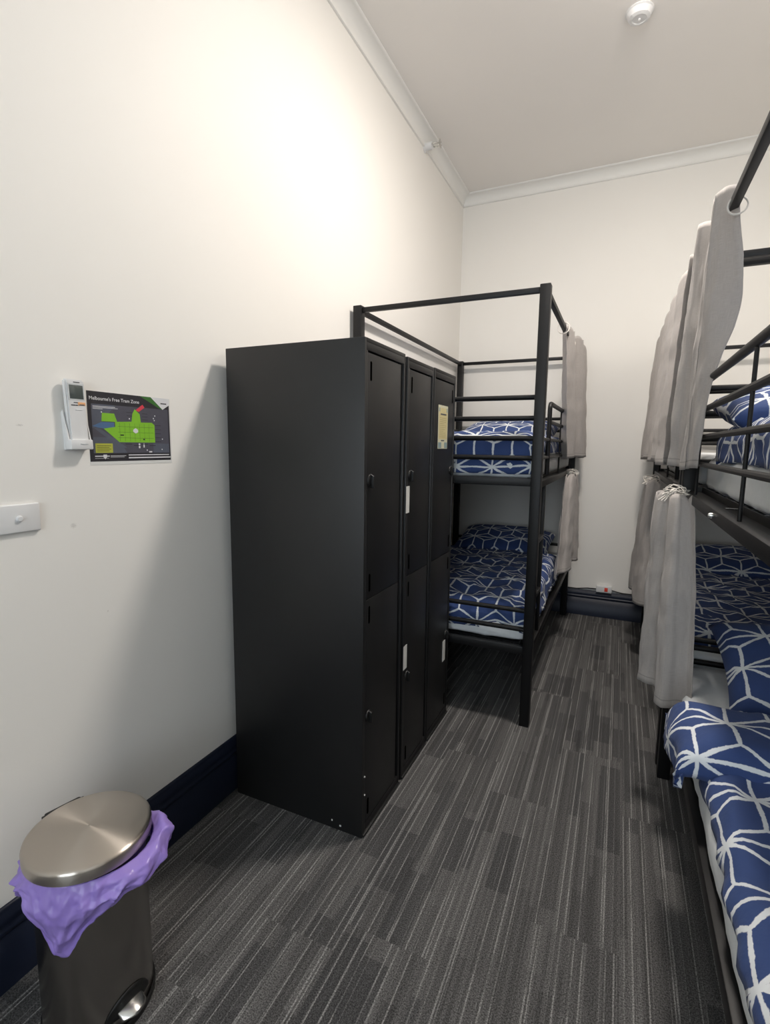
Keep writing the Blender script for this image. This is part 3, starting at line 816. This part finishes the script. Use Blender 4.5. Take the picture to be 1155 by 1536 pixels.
t.mi = 9; P_([(.60, .0), (.74, .0), (.895, .175), (.84, .155)], 2.8)
R_(.35, .38, .575, .59, 4.5)
t.mi = 1
for i in range(5): R_(.78, .86, .42+.062*i, .428+.062*i, 3)
for i in range(4): R_(.62, .69, .255+.045*i, .262+.045*i, 3)
for i in range(2): R_(.43, .50, .25+.05*i, .257+.05*i, 3)
for i in range(4): R_(.40+.10*i, .48+.10*i, .705+.02*(i % 2), .715+.02*(i % 2), 3.3)
for i in range(4): R_(.075, .23-.02*(i % 2), .735+.023*i, .741+.023*i, 5)
R_(.87, .95, .075, .092, 3.5); R_(.345, .385, .575, .592, 5); R_(.62, .64, .63, .65, 5)
for i in range(7): R_(.34+.06*i, .342+.06*i, .41, .67, 4.3)
for i in range(3): R_(.32, .76, .46+.08*i, .463+.08*i, 4.3)
t.mi = 7
t.text("Melbourne's Free Tram Zone",   .0142, Matrix.Translation((.0016, PY0+.020*PW, PZ1-.115*PH)) @ Matrix(((0, 0, 1, 0), (1, 0, 0, 0), (0, 1, 0, 0), (0, 0, 0, 1))))
o = t.build('poster', [M['paper'], plain('charcoal_print', (.030, .028, .034), .45, var=.05), plain('slate_print', (.085, .083, .105), .45, var=.12, nscale=60),
    plain('lime_print', (.23, .52, .035), .45, var=.06), plain('blue_print', (.085, .16, .30), .45, var=.06), plain('mustard_print', (.47, .50, .07), .45, var=.05),
    plain('red_print', (.68, .06, .09), .45, var=.05), plain('white_print', (.70, .70, .72), .45, var=.05), plain('blue_slate_print', (.105, .115, .15), .45, var=.1, nscale=60), plain('green_print', (.05, .16, .035), .45, var=.05)], fixn=False)
tag(o, 'small dark tram zone map poster with a bright green area on the left wall', 'poster')

# ------------------------------------------------------------------ ceiling fittings
cx, cy = 1.352, 3.118
t = thing('smoke_detector', 'round white smoke detector on the ceiling at the top of the view', 'smoke detector', (cx, cy, ZC))
MB().lathe([(0, ZC), (.064, ZC), (.066, ZC-.006), (.060, ZC-.010), (.058, ZC-.018), (.050, ZC-.032), (.034, ZC-.037), (.030, ZC-.034), (.0, ZC-.035)], (cx, cy, 0), 48).build('housing', M['plastic'], t)
b = MB()
for k in range(4):
    a = PI/4+k*PI/2
    b.tube([(cx+.030*math.cos(a), cy+.030*math.sin(a), ZC-.034), (cx+.052*math.cos(a), cy+.052*math.sin(a), ZC-.030)], .003, 6)
b.build('rib', M['plastic'], t)
MB().lathe([(.006, ZC-.034), (.006, ZC-.041), (0, ZC-.043)], (cx, cy, 0), 14).build('led', M['plastic'], t)
sy, sz = 3.660, 3.556
t = thing('fire_sprinkler', 'small sidewall fire sprinkler on the cornice above the left bunk', 'fire sprinkler', (0, sy, sz))
MB().lathe([(0, 0), (.034, 0), (.034, .007), (.025, .012), (.024, .058), (.018, .062), (.0, .062)], (0, sy, sz), 28, 'x').build('escutcheon', M['plastic'], t)
b = MB()
for s_ in (-1, 1):
    b.tube([(.060, sy+s_*.014, sz), (.072, sy+s_*.028, sz), (.092, sy+s_*.028, sz), (.108, sy+s_*.008, sz)], .0042, 8)
b.lathe([(0, .104), (.011, .104), (.011, .114), (0, .114)], (0, sy, sz), 14, 'x')
b.tube([(.060, sy, sz), (.106, sy, sz)], .0045, 8)
for k in range(8):
    a = 2*PI*k/8
    b.prism([(.113, sy+.009*math.cos(a-.4), sz+.009*math.sin(a-.4)), (.117, sy+.030*math.cos(a-.22), sz+.030*math.sin(a-.22)), (.117, sy+.030*math.cos(a+.22), sz+.030*math.sin(a+.22)), (.113, sy+.009*math.cos(a+.4), sz+.009*math.sin(a+.4))], (.0018, 0, 0))
b.build('sprinkler_head', M['silver'], t)

# ------------------------------------------------------------------ power board on the back skirting
px, pz = 1.354, .230
t = thing('power_board', 'small white power outlet block with a red switch on the back skirting', 'power board', (px, YB-.03, pz))
MB().box(px-.062, px+.062, YB-.040, YB-.001, BBH+.001, BBH+.058, .005, 3).build('housing', M['plastic'], t)
MB().box(px+.004, px+.030, YB-.0425, YB-.039, BBH+.012, BBH+.046, .002).build('rocker_switch', M['red'], t)['label'] = 'orange red rocker switch'
b = MB()
b.tube([(px-.06, YB-.010, BBH+.020), (px-.13, YB-.008, BBH+.018), (px-.22, YB-.006, BBH+.004), (px-.36, YB-.006, BBH+.005), (px-.5, YB-.006, BBH+.005)], .005, 8)
b.tube([(px+.06, YB-.010, BBH+.020), (px+.14, YB-.008, BBH+.006), (px+.3, YB-.006, BBH+.005), (px+.5, YB-.006, BBH+.005)], .005, 8)
b.build('power_cable', M['rubber'], t)

# ------------------------------------------------------------------ light, camera, view
W = bpy.data.worlds.new('World'); S.world = W; W.use_nodes = True
W.node_tree.nodes['Background'].inputs[0].default_value = (.05, .055, .06, 1)
W.node_tree.nodes['Background'].inputs[1].default_value = .3

f, pit, yaw, roll, camx, camh = 760.6373, .1298, .4314, .012, 1.4098, 1.4474
fw = Vector((-math.sin(yaw)*math.cos(pit), math.cos(yaw)*math.cos(pit), -math.sin(pit)))
rt = fw.cross(Vector((0, 0, 1))).normalized(); up = rt.cross(fw)
c, s = math.cos(roll), math.sin(roll)
r2, u2 = rt*c+up*s, up*c-rt*s
cam = bpy.data.cameras.new('Camera'); co = bpy.data.objects.new('Camera', cam); C.objects.link(co)
cam.sensor_fit = 'VERTICAL'; cam.sensor_height = 36; cam.sensor_width = 36*1155/1536
cam.lens = f/1536*36; cam.clip_start = .02
mw = Matrix.Identity(4)
for i in range(3):
    mw[i][0] = r2[i]; mw[i][1] = u2[i]; mw[i][2] = -fw[i]
mw[0][3], mw[1][3], mw[2][3] = camx, 0, camh
co.matrix_world = mw
S.camera = co
S.view_settings.view_transform = 'Standard'; S.view_settings.look = 'None'
S.view_settings.exposure = 1.0; S.view_settings.gamma = 1; S.view_settings.use_curve_mapping = False
